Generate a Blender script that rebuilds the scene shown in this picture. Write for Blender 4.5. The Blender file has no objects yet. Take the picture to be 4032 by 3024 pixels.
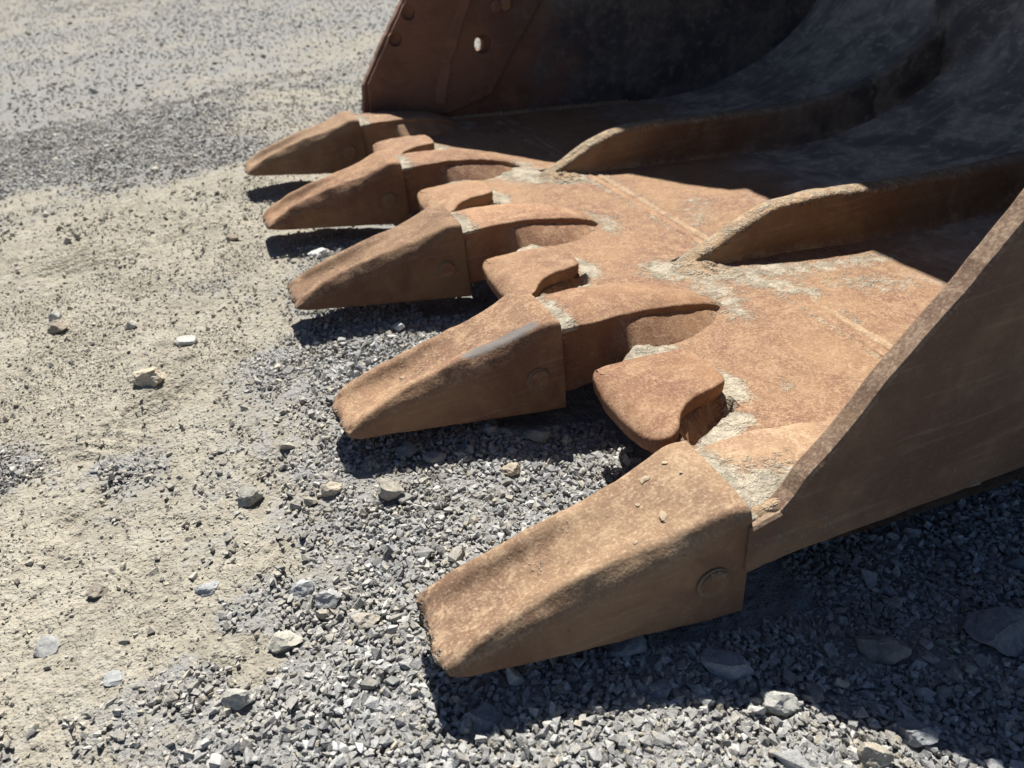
import bpy, bmesh, math, random
import numpy as np
from mathutils import Vector, Matrix, noise

sc = bpy.context.scene
# ------------------------------------------------------------------ camera
cam_d = bpy.data.cameras.new("camera")
cam = bpy.data.objects.new("camera", cam_d)
sc.collection.objects.link(cam)
cam.matrix_world = Matrix(((0.92349, 0.27282, -0.26971, -0.0657),
                           (-0.37446, 0.48817, -0.78833, -1.3201),
                           (-0.0834, 0.82901, 0.55298, 0.6627), (0, 0, 0, 1)))
cam_d.sensor_width = 36.0
cam_d.lens = 36.0 * 0.75149
cam_d.clip_start = 0.01
cam_d.clip_end = 500
cam_d.dof.use_dof = True
cam_d.dof.focus_distance = 0.92
cam_d.dof.aperture_fstop = 6.5
sc.camera = cam
# ------------------------------------------------------------------ sky, sun, exposure
SUN = Vector((-0.2, -0.58, -1.0)).normalized()
w = bpy.data.worlds.new("World"); sc.world = w; w.use_nodes = True
wn = w.node_tree.nodes; wl = w.node_tree.links
sky = wn.new("ShaderNodeTexSky"); sky.sky_type = 'NISHITA'; sky.sun_disc = False
sky.sun_elevation = math.asin(-SUN.z); sky.sun_rotation = math.atan2(-SUN.x, -SUN.y)
sky.altitude = 300; sky.air_density = 0.6; sky.dust_density = 0.2; sky.ozone_density = 1.5
wl.new(sky.outputs[0], wn["Background"].inputs[0]); wn["Background"].inputs[1].default_value = 0.05
sd = bpy.data.lights.new("sun", 'SUN'); sd.energy = 5.0; sd.angle = math.radians(0.53); sd.color = (1, 0.955, 0.88)
so = bpy.data.objects.new("sun", sd); sc.collection.objects.link(so)
so.rotation_euler = SUN.to_track_quat('-Z', 'Y').to_euler(); so.location = (1, 3, 5)
vs = sc.view_settings
vs.view_transform = 'Standard'; vs.look = 'None'; vs.exposure = 0.80; vs.gamma = 1.0; vs.use_curve_mapping = False
sc.cycles.use_denoising = True
sc.cycles.denoiser = 'OPENIMAGEDENOISE'
sc.cycles.denoising_input_passes = 'RGB_ALBEDO_NORMAL'
sc.cycles.denoising_prefilter = 'ACCURATE'
sc.cycles.max_bounces = 4
sc.cycles.diffuse_bounces = 3
sc.cycles.glossy_bounces = 2

rng = np.random.default_rng(7)
random.seed(7)
C = sc.collection.objects

# ------------------------------------------------------------------ helpers
def sstep(a, b, x):
    t = np.clip((x - a) / (b - a), 0, 1); return t * t * (3 - 2 * t)

def vnoise(x, y, s, seed):
    x = np.asarray(x, float) / s + 1000 + seed * 17.31; y = np.asarray(y, float) / s + 1000 + seed * 5.77
    xi = np.floor(x).astype(np.int64); yi = np.floor(y).astype(np.int64); fx = x - xi; fy = y - yi
    def h(a, b):
        n = (a * 374761393 + b * 668265263 + seed * 982451653) & 0xffffffff
        n = ((n ^ (n >> 13)) * 1274126177) & 0xffffffff
        n = ((n ^ (n >> 16)) * 2246822519) & 0xffffffff
        return ((n ^ (n >> 15)) & 0xffffff) / float(0xffffff) * 2 - 1
    u = fx * fx * (3 - 2 * fx); v = fy * fy * (3 - 2 * fy)
    return (h(xi, yi) * (1 - u) + h(xi + 1, yi) * u) * (1 - v) + (h(xi, yi + 1) * (1 - u) + h(xi + 1, yi + 1) * u) * v

def mesh_np(name, v, f, mat=None, smooth=True, sharp=None):
    """v (n,3), f (m,3|4) uniform faces or list of tuples"""
    me = bpy.data.meshes.new(name)
    if isinstance(f, np.ndarray):
        m, k = f.shape
        me.vertices.add(len(v)); me.vertices.foreach_set("co", np.asarray(v, np.float32).ravel())
        me.loops.add(m * k); me.loops.foreach_set("vertex_index", f.astype(np.int32).ravel())
        me.polygons.add(m); me.polygons.foreach_set("loop_start", np.arange(0, m * k, k, dtype=np.int32))
        me.polygons.foreach_set("loop_total", np.full(m, k, np.int32))
        me.update(calc_edges=True); me.validate()
    else:
        me.from_pydata([tuple(p) for p in v], [], f); me.update()
    me.polygons.foreach_set("use_smooth", np.full(len(me.polygons), bool(smooth)))
    if smooth:
        if sharp: me.set_sharp_from_angle(angle=math.radians(sharp))
    if mat: me.materials.append(mat)
    return me

def fattr(me, name, vals):
    a = me.attributes.new(name, 'FLOAT', 'POINT'); a.data.foreach_set("value", np.asarray(vals, np.float32))

def cattr(me, name, rgb):
    a = me.attributes.new(name, 'FLOAT_COLOR', 'POINT')
    c = np.ones((len(rgb), 4), np.float32); c[:, :3] = rgb; a.data.foreach_set("color", c.ravel())

def obj(name, me, parent=None):
    o = bpy.data.objects.new(name, me); C.link(o)
    if parent: o.parent = parent
    return o

def coords(me):
    a = np.empty(len(me.vertices) * 3, np.float32); me.vertices.foreach_get("co", a); return a.reshape(-1, 3)

def roughen(v, amp, scale, seed, amp2=0.0, scale2=1.0):
    """push points along a 3-D noise vector (uneven cast and worn metal)"""
    out = np.array(v, float)
    for i, p in enumerate(v):
        q = Vector((p[0] / scale + seed * 3.1, p[1] / scale + 7.7 * seed, p[2] / scale))
        n = noise.noise_vector(q) * amp
        if amp2:
            n += noise.noise_vector(Vector((p[0] / scale2 + seed, p[1] / scale2, p[2] / scale2))) * amp2
        out[i] += (n.x, n.y, n.z)
    return out

def smooth_tab(tab, n, sm=1.2):
    """resample rows (first column = position) to n rows, softened"""
    tab = np.array(tab, float); x = np.linspace(tab[0, 0], tab[-1, 0], n)
    cols = [x]; k = np.exp(-0.5 * (np.arange(-4, 5) / sm) ** 2); k /= k.sum()
    for c in range(1, tab.shape[1]):
        y = np.interp(x, tab[:, 0], tab[:, c])
        yp = np.concatenate([2 * y[0] - y[4:0:-1], y, 2 * y[-1] - y[-2:-6:-1]])
        cols.append(np.convolve(yp, k, 'valid'))
    return np.stack(cols, 1)

def rounded(pts, rad, seg=5, fill=4):
    """open polyline with rounded corners, fixed point count"""
    P = [np.array(p, float) for p in pts]; out = [P[0]]; prev = P[0]
    for i in range(1, len(P) - 1):
        a, b, c = P[i - 1], P[i], P[i + 1]
        la, lc = np.linalg.norm(a - b), np.linalg.norm(c - b)
        r = min(rad[i - 1], la * .48, lc * .48)
        s = b + (a - b) / max(la, 1e-9) * r; e = b + (c - b) / max(lc, 1e-9) * r
        for k in range(1, fill): out.append(prev + (s - prev) * k / fill)
        for k in range(seg + 1):
            t = k / seg; out.append(s * (1 - t) ** 2 + 2 * b * t * (1 - t) + e * t * t)
        prev = e
    for k in range(1, fill): out.append(prev + (P[-1] - prev) * k / fill)
    out.append(P[-1]); return np.array(out)

def loft(rings, cap=True):
    n = len(rings[0]); v = np.concatenate(rings); f = []
    for i in range(len(rings) - 1):
        for j in range(n):
            k = (j + 1) % n; f.append((i * n + j, i * n + k, (i + 1) * n + k, (i + 1) * n + j))
    if cap:
        f.append(tuple(range(n - 1, -1, -1))); b = (len(rings) - 1) * n; f.append(tuple(range(b, b + n)))
    return v, f

# ------------------------------------------------------------------ materials
class NT:
    def __init__(s, name):
        s.m = bpy.data.materials.new(name); s.m.use_nodes = True
        s.t = s.m.node_tree; s.n = s.t.nodes; s.l = s.t.links; s.b = s.n["Principled BSDF"]
    def node(s, typ, ins=(), **kw):
        n = s.n.new(typ)
        for k, v in kw.items(): setattr(n, k, v)
        for k, v in (ins.items() if isinstance(ins, dict) else enumerate(ins)):
            s.put(n.inputs[k], v)
        return n
    def put(s, sock, v):
        if isinstance(v, bpy.types.NodeSocket): s.l.new(v, sock)
        elif v is not None: sock.default_value = v
    def math(s, op, a, b=None, c=None, clamp=False):
        n = s.node("ShaderNodeMath", operation=op, use_clamp=clamp)
        s.put(n.inputs[0], a); s.put(n.inputs[1], b); s.put(n.inputs[2], c); return n.outputs[0]
    def noise(s, vec, scale, detail=4, rough=.55, dist=0.0):
        return s.node("ShaderNodeTexNoise", {"Vector": vec, "Scale": scale, "Detail": detail, "Roughness": rough, "Distortion": dist}).outputs["Fac"]
    def map(s, x, a, b, c=0.0, d=1.0, smooth=True):
        n = s.node("ShaderNodeMapRange", interpolation_type='SMOOTHSTEP' if smooth else 'LINEAR')
        for i, v in enumerate((x, a, b, c, d)): s.put(n.inputs[i], v)
        return n.outputs[0]
    def mix(s, f, a, b, mode='MIX'):
        n = s.node("ShaderNodeMix", data_type='RGBA', blend_type=mode)
        col = lambda v: (*v, 1) if isinstance(v, tuple) and len(v) == 3 else v
        s.put(n.inputs[0], f); s.put(n.inputs[6], col(a)); s.put(n.inputs[7], col(b)); return n.outputs[2]
    def bump(s, h, strength, dist, nrm=None):
        return s.node("ShaderNodeBump", {"Strength": strength, "Distance": dist, "Height": h, "Normal": nrm}).outputs[0]
    def attr(s, name): return s.node("ShaderNodeAttribute", attribute_name=name)

def rust_mat(name, dust, mid, red, clay=True, steel=None, scale=1.0, bumpk=1.0, redbias=0.0, veins=.4):
    t = NT(name)
    tc = t.node("ShaderNodeTexCoord").outputs["Object"]
    rnd = t.node("ShaderNodeObjectInfo").outputs["Random"]
    sh = t.node("ShaderNodeVectorMath", [tc, None], operation='ADD')
    cmb = t.node("ShaderNodeCombineXYZ", [t.math('MULTIPLY', rnd, 37.0), t.math('MULTIPLY', rnd, 19.0), 0.0])
    t.l.new(cmb.outputs[0], sh.inputs[1]); v = sh.outputs[0]
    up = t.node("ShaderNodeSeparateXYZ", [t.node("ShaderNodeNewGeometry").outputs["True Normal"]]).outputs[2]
    big = t.noise(v, 8 * scale, 3, .6, .6)
    medn = t.noise(v, 38 * scale, 3, .70, .5)
    fine = t.noise(v, 300 * scale, 2, .6)
    vein = t.math('ABSOLUTE', t.math('SUBTRACT', t.noise(v, 75 * scale, 3, .6, 1.2), .5))
    stv = t.node("ShaderNodeMapping", {"Vector": v, "Scale": (7.0, 300.0, 160.0)}).outputs[0]
    streak = t.noise(stv, 1.0, 2, .6)
    zone = t.noise(v, 3.2 * scale, 2, .5, .3)
    c = t.mix(t.map(t.math('ADD', t.math('ADD', big, t.math('MULTIPLY', medn, .5)), t.math('MULTIPLY_ADD', zone, .9, -.45)), .60 - redbias, .98 - redbias), mid, red)
    # dust lies on what faces up; sides also coloured darker to deepen their shade
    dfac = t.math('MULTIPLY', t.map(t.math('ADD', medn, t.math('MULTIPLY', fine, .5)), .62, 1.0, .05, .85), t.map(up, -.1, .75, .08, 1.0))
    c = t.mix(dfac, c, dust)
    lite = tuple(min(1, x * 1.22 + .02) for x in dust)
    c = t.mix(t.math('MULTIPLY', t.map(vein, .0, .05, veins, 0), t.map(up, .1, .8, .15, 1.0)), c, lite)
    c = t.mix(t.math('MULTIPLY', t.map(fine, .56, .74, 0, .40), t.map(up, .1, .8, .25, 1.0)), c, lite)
    c = t.mix(t.map(streak, .57, .74, 0, .28), c, tuple(x * .62 for x in mid))
    c = t.mix(t.map(streak, .42, .28, 0, .16), c, lite)
    vor = t.node("ShaderNodeTexVoronoi", {"Vector": v, "Scale": 95.0 * scale, "Randomness": 1.0})
    spot = t.math('MULTIPLY', t.map(vor.outputs["Distance"], .08, .15, 1, 0), t.map(medn, .52, .62))
    c = t.mix(t.math('MULTIPLY', spot, .55), c, (.06, .04, .03))
    h = t.math('ADD', t.math('MULTIPLY', medn, .5), t.math('MULTIPLY', fine, .36))
    h = t.math('ADD', h, t.math('MULTIPLY', streak, .08))
    rough = t.map(medn, .3, .7, .74, .93)
    if steel:
        x = t.node("ShaderNodeSeparateXYZ", [tc]).outputs[0]
        wob = t.math('MULTIPLY_ADD', t.noise(tc, 4.5, 3, .6, .5), .7, -.35)
        sf = t.map(t.math('ADD', x, wob), steel[2], steel[3])
        stl = t.mix(t.map(big, .38, .66), steel[0], steel[1])
        smv = t.node("ShaderNodeMapping", {"Vector": tc, "Scale": (3.0, 34.0, 7.0)}).outputs[0]
        smear = t.noise(smv, 1.0, 5, .72, .15)
        stl = t.mix(t.map(smear, .50, .74, 0, .6), stl, tuple(x * 1.4 for x in steel[1]))
        stl = t.mix(t.map(t.math('ADD', medn, t.math('MULTIPLY', big, .5)), .74, .92, 0, .7), stl, tuple(x * 1.5 for x in steel[1]))
        stl = t.mix(t.map(fine, .55, .72, 0, .35), stl, steel[0])
        c = t.mix(sf, c, stl)
    if name.endswith('tooth'):
        br = t.attr("bare").outputs["Fac"]
        c = t.mix(t.map(t.math('ADD', br, t.math('MULTIPLY_ADD', streak, .9, -.45)), .40, .62, 0, .9), c, (.150, .140, .132))
    hv = t.node("ShaderNodeHueSaturation", {"Hue": t.map(rnd, 0, 1, .494, .506, False), "Saturation": t.map(rnd, 0, 1, 1.02, .88, False), "Value": t.map(t.math('FRACT', t.math('MULTIPLY', rnd, 7.3)), 0, 1, .88, 1.10, False), "Color": c}); c = hv.outputs[0]
    if clay:
        a = t.attr("clay").outputs["Fac"]
        n2 = t.noise(v, 62, 3, .74, .4)
        cf = t.map(t.math('ADD', a, t.math('MULTIPLY_ADD', n2, 1.5, -.75)), .28, .80)
        ccol = t.mix(t.map(t.noise(v, 30, 3, .6), .35, .65), (.245, .228, .182), (.45, .41, .32))
        ccol = t.mix(t.map(fine, .48, .78, 0, .6), ccol, (.54, .50, .41))
        c = t.mix(t.math('MULTIPLY', cf, .90), c, ccol)
        lump = t.noise(v, 120, 3, .75, .5)
        h = t.math('ADD', h, t.math('MULTIPLY', cf, t.math('MULTIPLY_ADD', lump, 5.0, .1)))
    t.put(t.b.inputs["Base Color"], c); t.put(t.b.inputs["Roughness"], rough)
    t.put(t.b.inputs["Specular IOR Level"], .25)
    dent = t.bump(big, .55, .006)
    t.put(t.b.inputs["Normal"], t.bump(h, .75 * bumpk, .0022, dent))
    return t.m

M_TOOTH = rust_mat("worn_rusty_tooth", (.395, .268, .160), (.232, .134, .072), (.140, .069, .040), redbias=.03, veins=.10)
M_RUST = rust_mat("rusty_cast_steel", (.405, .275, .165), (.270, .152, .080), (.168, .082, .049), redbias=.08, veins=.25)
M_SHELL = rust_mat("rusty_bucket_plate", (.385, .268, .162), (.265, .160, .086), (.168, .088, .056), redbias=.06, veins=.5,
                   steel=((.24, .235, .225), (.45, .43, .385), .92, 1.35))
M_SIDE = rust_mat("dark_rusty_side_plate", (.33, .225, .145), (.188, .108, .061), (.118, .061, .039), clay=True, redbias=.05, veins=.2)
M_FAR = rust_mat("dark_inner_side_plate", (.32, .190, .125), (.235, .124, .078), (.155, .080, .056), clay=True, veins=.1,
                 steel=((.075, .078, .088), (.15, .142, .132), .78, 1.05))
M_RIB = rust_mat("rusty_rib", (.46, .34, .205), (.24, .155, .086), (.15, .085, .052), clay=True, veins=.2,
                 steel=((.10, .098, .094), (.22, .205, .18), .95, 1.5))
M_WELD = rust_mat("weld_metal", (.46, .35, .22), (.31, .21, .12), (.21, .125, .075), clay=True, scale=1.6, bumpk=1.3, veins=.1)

def mud_mat():
    t = NT("dry_mud"); tc = t.node("ShaderNodeTexCoord").outputs["Object"]
    n = t.noise(tc, 140, 6, .7)
    t.put(t.b.inputs["Base Color"], t.mix(n, (.10, .07, .045), (.26, .20, .13)))
    t.put(t.b.inputs["Roughness"], .95); t.put(t.b.inputs["Normal"], t.bump(n, .8, .002)); return t.m
M_MUD = mud_mat()
def flake_mat():
    t = NT("clay_flake"); tc = t.node("ShaderNodeTexCoord").outputs["Object"]
    n = t.noise(tc, 300, 5, .7)
    t.put(t.b.inputs["Base Color"], t.mix(n, (.33, .25, .165), (.48, .39, .28)))
    t.put(t.b.inputs["Roughness"], .95); t.put(t.b.inputs["Normal"], t.bump(n, .6, .001)); return t.m
M_FLAKE = flake_mat()

def ground_mat():
    t = NT("dusty_gravel_ground"); tc = t.node("ShaderNodeTexCoord").outputs["Object"]
    g = t.attr("gravelly").outputs["Fac"]
    n1 = t.noise(tc, 6, 2, .6); n2 = t.noise(tc, 45, 3, .65); n3 = t.noise(tc, 330, 2, .7)
    vor = t.node("ShaderNodeTexVoronoi", {"Vector": tc, "Scale": 110.0, "Randomness": 1.0})
    vor2 = t.node("ShaderNodeTexVoronoi", {"Vector": tc, "Scale": 260.0, "Randomness": 1.0})
    dirt = t.mix(t.map(n1, .35, .65), (.258, .238, .194), (.335, .310, .252))
    dirt = t.mix(t.map(n2, .40, .66, 0, .7), dirt, (.395, .368, .303))
    rough_ = t.map(t.noise(tc, 4.2, 2, .5), .42, .60)
    dirt = t.mix(t.math('MULTIPLY', t.map(n3, .52, .72, 0, .6), t.math('MULTIPLY_ADD', rough_, .8, .2)), dirt, (.19, .172, .138))
    vor3 = t.node("ShaderNodeTexVoronoi", {"Vector": tc, "Scale": 42.0, "Randomness": 1.0})
    r1 = t.node("ShaderNodeSeparateColor", [vor.outputs["Color"]]).outputs[1]; r3 = t.node("ShaderNodeSeparateColor", [vor3.outputs["Color"]]).outputs[1]
    dirt = t.mix(t.map(r1, .55, 1.0, 0, .55, False), dirt, (.225, .208, .172)); dirt = t.mix(t.map(r3, .7, 1.0, 0, .45, False), dirt, (.38, .362, .312))
    grey = t.mix(n2, (.215, .213, .206), (.315, .308, .288))
    grey = t.mix(t.node("ShaderNodeSeparateColor", [vor.outputs["Color"]]).outputs[0], grey, (.30, .30, .295))
    grey = t.mix(.35, grey, (.20, .20, .198))
    c = t.mix(t.map(t.math('ADD', g, t.math('MULTIPLY_ADD', n2, .7, -.35)), .30, .62), dirt, grey)
    t.put(t.b.inputs["Base Color"], c); t.put(t.b.inputs["Roughness"], .95); t.put(t.b.inputs["Specular IOR Level"], .15)
    h = t.math('ADD', t.math('MULTIPLY', n2, .6), t.math('MULTIPLY', n3, .5))
    h = t.math('ADD', h, t.math('MULTIPLY', t.map(vor.outputs["Distance"], 0, .6, 1, 0), .55))
    h = t.math('ADD', h, t.math('MULTIPLY', t.map(vor2.outputs["Distance"], 0, .6, 1, 0), .3))
    t.put(t.b.inputs["Normal"], t.bump(h, 1.0, .0045)); return t.m
M_GROUND = ground_mat()

def stone_mat(name, attr=True, a=(.3, .3, .3), b=(.4, .4, .4), scale=120):
    t = NT(name); tc = t.node("ShaderNodeTexCoord").outputs["Object"]
    n = t.noise(tc, scale, 2 if attr else 4, .68); n2 = t.noise(tc, scale * 4, 1, .6)
    if attr:
        c = t.attr("col").outputs["Color"]
        c = t.mix(t.map(n, .3, .7, 0, 1), t.mix(1.0, c, (.78, .78, .79), 'MULTIPLY'), t.mix(1.0, c, (1.2, 1.19, 1.16), 'MULTIPLY'))
    else:
        c = t.mix(t.map(n, .33, .67), a, b)
        c = t.mix(t.map(n2, .55, .72, 0, .6), c, tuple(min(1, x * 1.25) for x in b))
    t.put(t.b.inputs["Base Color"], c); t.put(t.b.inputs["Roughness"], .9); t.put(t.b.inputs["Specular IOR Level"], .2)
    t.put(t.b.inputs["Normal"], t.bump(t.math('ADD', n, t.math('MULTIPLY', n2, .4)), .5, .0015)); return t.m
M_GRAVEL = stone_mat("crushed_grey_gravel", scale=200)
M_CRUMB = stone_mat("dirt_crumb", scale=300)

# ------------------------------------------------------------------ layout shared by the bucket and the ground
TEETH = [(0.010, -0.826, -0.003, -0.8), (0.002, -0.411, -0.001, 0.8), (0, 0, 0, 0), (0.003, 0.428, -0.001, -0.1), (0.004, 0.864, -0.001, 0.5)]
MIDS = [((TEETH[i][0] + TEETH[i + 1][0]) / 2, (TEETH[i][1] + TEETH[i + 1][1]) / 2) for i in range(4)]
Y0, Y1 = -0.878, 0.950          # inner faces of the side plates
def floor_z(x): return 0.082 - 0.085 * (x - 0.38)

# ------------------------------------------------------------------ ground
GRAV = [(0.0,-0.886,1.0),(-0.121,-0.824,1.0),(-0.207,-0.81,0.9),(-0.246,-0.725,0.75),(-0.291,-0.771,0.5),(-0.355,-0.741,0.35),(-0.395,-0.748,0.6),(-0.405,-0.661,0.2),(-0.34,-0.63,0.1),(-0.399,-0.491,0.05),(-0.466,-0.369,0.0),(-0.292,-0.543,0.05),(-0.243,-0.629,0.15),(-0.201,-0.548,0.35),(-0.23,-0.676,0.15),(-0.165,-0.667,0.6),(-0.179,-0.707,0.3),(-0.146,-0.749,0.8),(-0.108,-0.701,0.7),(-0.083,-0.753,0.8),(-0.053,-0.828,1.0),(-0.039,-0.669,0.9),(-0.081,-0.608,0.5),(-0.133,-0.582,0.3),(-0.144,-0.485,0.3),(-0.091,-0.493,0.5),(-0.044,-0.565,0.7),(0.036,-0.606,0.95),(0.101,-0.592,0.8),(0.161,-0.603,1.0),(0.218,-0.623,1.0),(0.02,-0.55,0.6),(-0.048,-0.43,0.8),(-0.09,-0.361,0.5),(-0.135,-0.407,0.3),(-0.186,-0.423,0.4),(-0.23,-0.31,0.2),(-0.275,-0.31,0.6),(-0.339,-0.288,0.6),(-0.391,-0.249,0.1),(-0.468,-0.22,0.7),(-0.417,-0.303,0.4),(-0.465,-0.079,0.05),(-0.365,-0.133,0.0),(-0.261,-0.19,0.05),(-0.188,-0.158,0.15),(-0.135,-0.141,0.4),(-0.074,-0.143,0.8),(0.002,-0.153,0.9),(0.073,-0.124,0.95),(0.133,-0.121,1.0),(0.221,-0.116,1.0),(0.027,-0.02,0.6),(-0.057,-0.011,0.3),(-0.154,0.008,0.1),(-0.214,0.122,0.3),(-0.298,0.171,0.25),(-0.383,0.222,0.15),(-0.461,0.167,0.1),(-0.53,0.422,0.1),(-0.078,0.172,0.4),(-0.162,0.271,0.4),(-0.252,0.377,0.1),(-0.105,0.394,0.1),(-0.302,0.71,0.05),(-0.464,0.749,0.05),(-0.614,1.152,0.3),(-0.135,0.706,0.05),(-0.003,0.387,0.3),(-0.665,1.372,0.8),(-0.513,1.415,0.85),(-0.306,1.317,0.75),(-0.1,1.273,0.65),(-0.054,0.982,0.2),(-0.628,1.933,0.7),(-0.388,1.814,0.7),(-0.151,1.769,0.6),(0.076,1.583,0.4),(0.301,1.979,0.42),(-0.406,2.411,0.5),(-0.697,2.665,0.6),(-0.019,2.597,0.5),(0.335,2.916,0.5),(0.578,2.975,0.4),(-0.688,3.811,0.55),(-1.153,5.819,0.45),(-0.334,5.098,0.55),(0.256,4.63,0.55),(0.879,3.838,0.55),(0.313,1.536,0.45),(0.211,-0.953,1.0),(0.401,-1.043,1.0),(0.625,-0.923,1.0),(0.451,-0.933,0.75),(0.063,-0.959,1.0),(0.283,-1.057,1.0),(0.049,-0.817,1.0),(0.144,-0.893,1.0),(0.091,0.327,0.6),(0.201,0.346,0.7),(0.057,0.834,0.3)]
GA = np.array(GRAV)
GR = np.hypot(GA[:, 0] + .07, GA[:, 1] + 1.9) ** 1.35        # reach of each note grows with distance
def gravel_field(x, y):
    x = np.asarray(x, float).ravel(); y = np.asarray(y, float).ravel(); out = np.empty(len(x))
    wx = x + .022 * vnoise(x, y, .07, 41) + .012 * vnoise(x, y, .025, 42); wy = y + .022 * vnoise(x, y, .07, 43) + .012 * vnoise(x, y, .025, 44)
    for s in range(0, len(x), 20000):
        dx = wx[s:s + 20000, None] - GA[None, :, 0]; dy = wy[s:s + 20000, None] - GA[None, :, 1]
        ww = 1 / ((dx * dx + dy * dy) / GR[None, :] ** 2 + 2e-5) ** 1.7
        out[s:s + 20000] = (ww * GA[None, :, 2]).sum(1) / ww.sum(1)
    return np.clip(out + .10 * vnoise(x, y, .05, 45) + .08 * vnoise(x, y, .3, 46), 0, 1)

TRACKS = [(-.285, -.150, .085, .055, 25), (-.350, -.215, .085, .045, -30), (-.215, -.135, .06, .06, 65), (-.235, -.015, .05, .03, 15),
          (-.38, -.40, .10, .05, 60), (-.42, .60, .16, .10, 10), (-.14, -.60, .05, .03, 40), (-.18, .63, .12, .06, 20), (-.30, .98, .2, .1, 35)]
def track_mask(x, y):
    out = np.zeros(len(x))
    for cx, cy, rx, ry, ang in TRACKS:
        a = math.radians(ang); u = (x - cx) * math.cos(a) + (y - cy) * math.sin(a); v = -(x - cx) * math.sin(a) + (y - cy) * math.cos(a)
        out = np.maximum(out, np.clip(1.15 - (u / rx) ** 2 - (v / ry) ** 2, 0, 1))
    return out
def ground_h(x, y, g=None, fine=True):
    x = np.asarray(x, float); y = np.asarray(y, float)
    d = np.hypot(x + .07, y + 1.3)
    z = -.05 * sstep(.05, .48, x)
    z = z + .010 * vnoise(x, y, .35, 1) + .018 * vnoise(x, y, 1.1, 2) * sstep(1.2, 2.5, d) + .006 * vnoise(x, y, .14, 3)
    for cx, cy, rx, ry, ang in TRACKS:                       # ridges left by tyre lugs
        a = math.radians(ang); u = (x - cx) * math.cos(a) + (y - cy) * math.sin(a); v = -(x - cx) * math.sin(a) + (y - cy) * math.cos(a)
        m = np.clip(1 - (u / rx) ** 2 - (v / ry) ** 2, 0, 1)
        z = z + .0055 * np.sqrt(m) * np.sin((v + .25 * np.abs(u) + .004 * vnoise(x, y, .02, 9)) * 2 * math.pi / .025) * (m > 0)
    if fine:
        z = z + .0030 * vnoise(x, y, .04, 4) + .0024 * vnoise(x, y, .017, 5) + .0018 * vnoise(x, y, .009, 6)
    return z

def axis(lo, flo, fhi, hi, step, grow):
    a = list(np.arange(flo, fhi, step)); s = step; p = fhi
    while p < hi: a.append(p); s *= grow; p += s
    a.append(hi); s = step; p = flo; b = []
    while p > lo: s *= grow; p -= s; b.append(p)
    return np.array(b[::-1] + a)
gx = axis(-60, -.72, .85, 60, .0055, 1.045); gy = axis(-60, -1.22, .55, 60, .0055, 1.022)
X, Y = np.meshgrid(gx, gy); xr, yr = X.ravel(), Y.ravel()
dist = np.hypot(xr + .07, yr + 1.3)
G = gravel_field(xr, yr)
Z = ground_h(xr, yr) * np.clip(3 / np.maximum(dist, 3), .3, 1)
nx, ny = len(gx), len(gy)
ii = (np.arange(ny - 1)[:, None] * nx + np.arange(nx - 1)[None, :]).ravel()
me = mesh_np("ground", np.stack([xr, yr, Z], 1), np.stack([ii, ii + 1, ii + nx + 1, ii + nx], 1), M_GROUND)
fattr(me, "gravelly", G)
ground = obj("ground", me); ground["kind"] = "structure"

# ------------------------------------------------------------------ the bucket
bucket = bpy.data.objects.new("excavator_bucket", None); C.link(bucket); bucket.location = (1.2, 0, -0.05)
bucket["label"] = "rusty excavator bucket with five worn teeth lying mouth-forward on the gravel"
bucket["category"] = "excavator bucket"
BINV = Matrix.Translation((-1.2, 0, 0.05))
def part(name, me, parent=bucket, keep=True, label=None):
    o = obj(name, me, parent)
    if keep and parent is bucket: o.matrix_parent_inverse = BINV
    if label: o["label"] = label
    return o

# --- tooth -----------------------------------------------------------------
T_TAB = [  # x, crest z, crest half width, shoulder z, shoulder half width, bottom z, bottom half width, dish, crest radius
    (-.016, .0625, .0475, .0590, .0495, .0550, .0500, .0005, .002), (-.013, .0675, .0490, .0595, .0525, .0525, .0525, .0015, .003), (-.004, .0730, .0490, .0605, .0545, .0508, .0545, .0045, .005), (.010, .0795, .0480, .0640, .0555, .0485, .0560, .0105, .007), (.040, .0910, .0445, .0740, .0565, .0445, .0575, .0155, .012),
    (.085, .1045, .0420, .0870, .0580, .0375, .0602, .0170, .014), (.110, .1110, .0420, .0880, .0590, .0335, .0613, .0150, .014), (.130, .1155, .0425, .0870, .0598, .0305, .0620, .0120, .014), (.155, .1200, .0430, .0980, .0600, .0265, .0630, .0080, .014), (.185, .1250, .0450, .1060, .0612, .0220, .0640, .0035, .013),
    (.215, .1300, .0490, .1130, .0625, .0170, .0650, .0010, .012), (.250, .1400, .0545, .1230, .0640, .0110, .0660, -.001, .012),
    (.276, .1488, .0585, .1340, .0648, .0065, .0662, -.001, .010), (.300, .1455, .0595, .1320, .0645, .0025, .0656, -.001, .009)]
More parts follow.
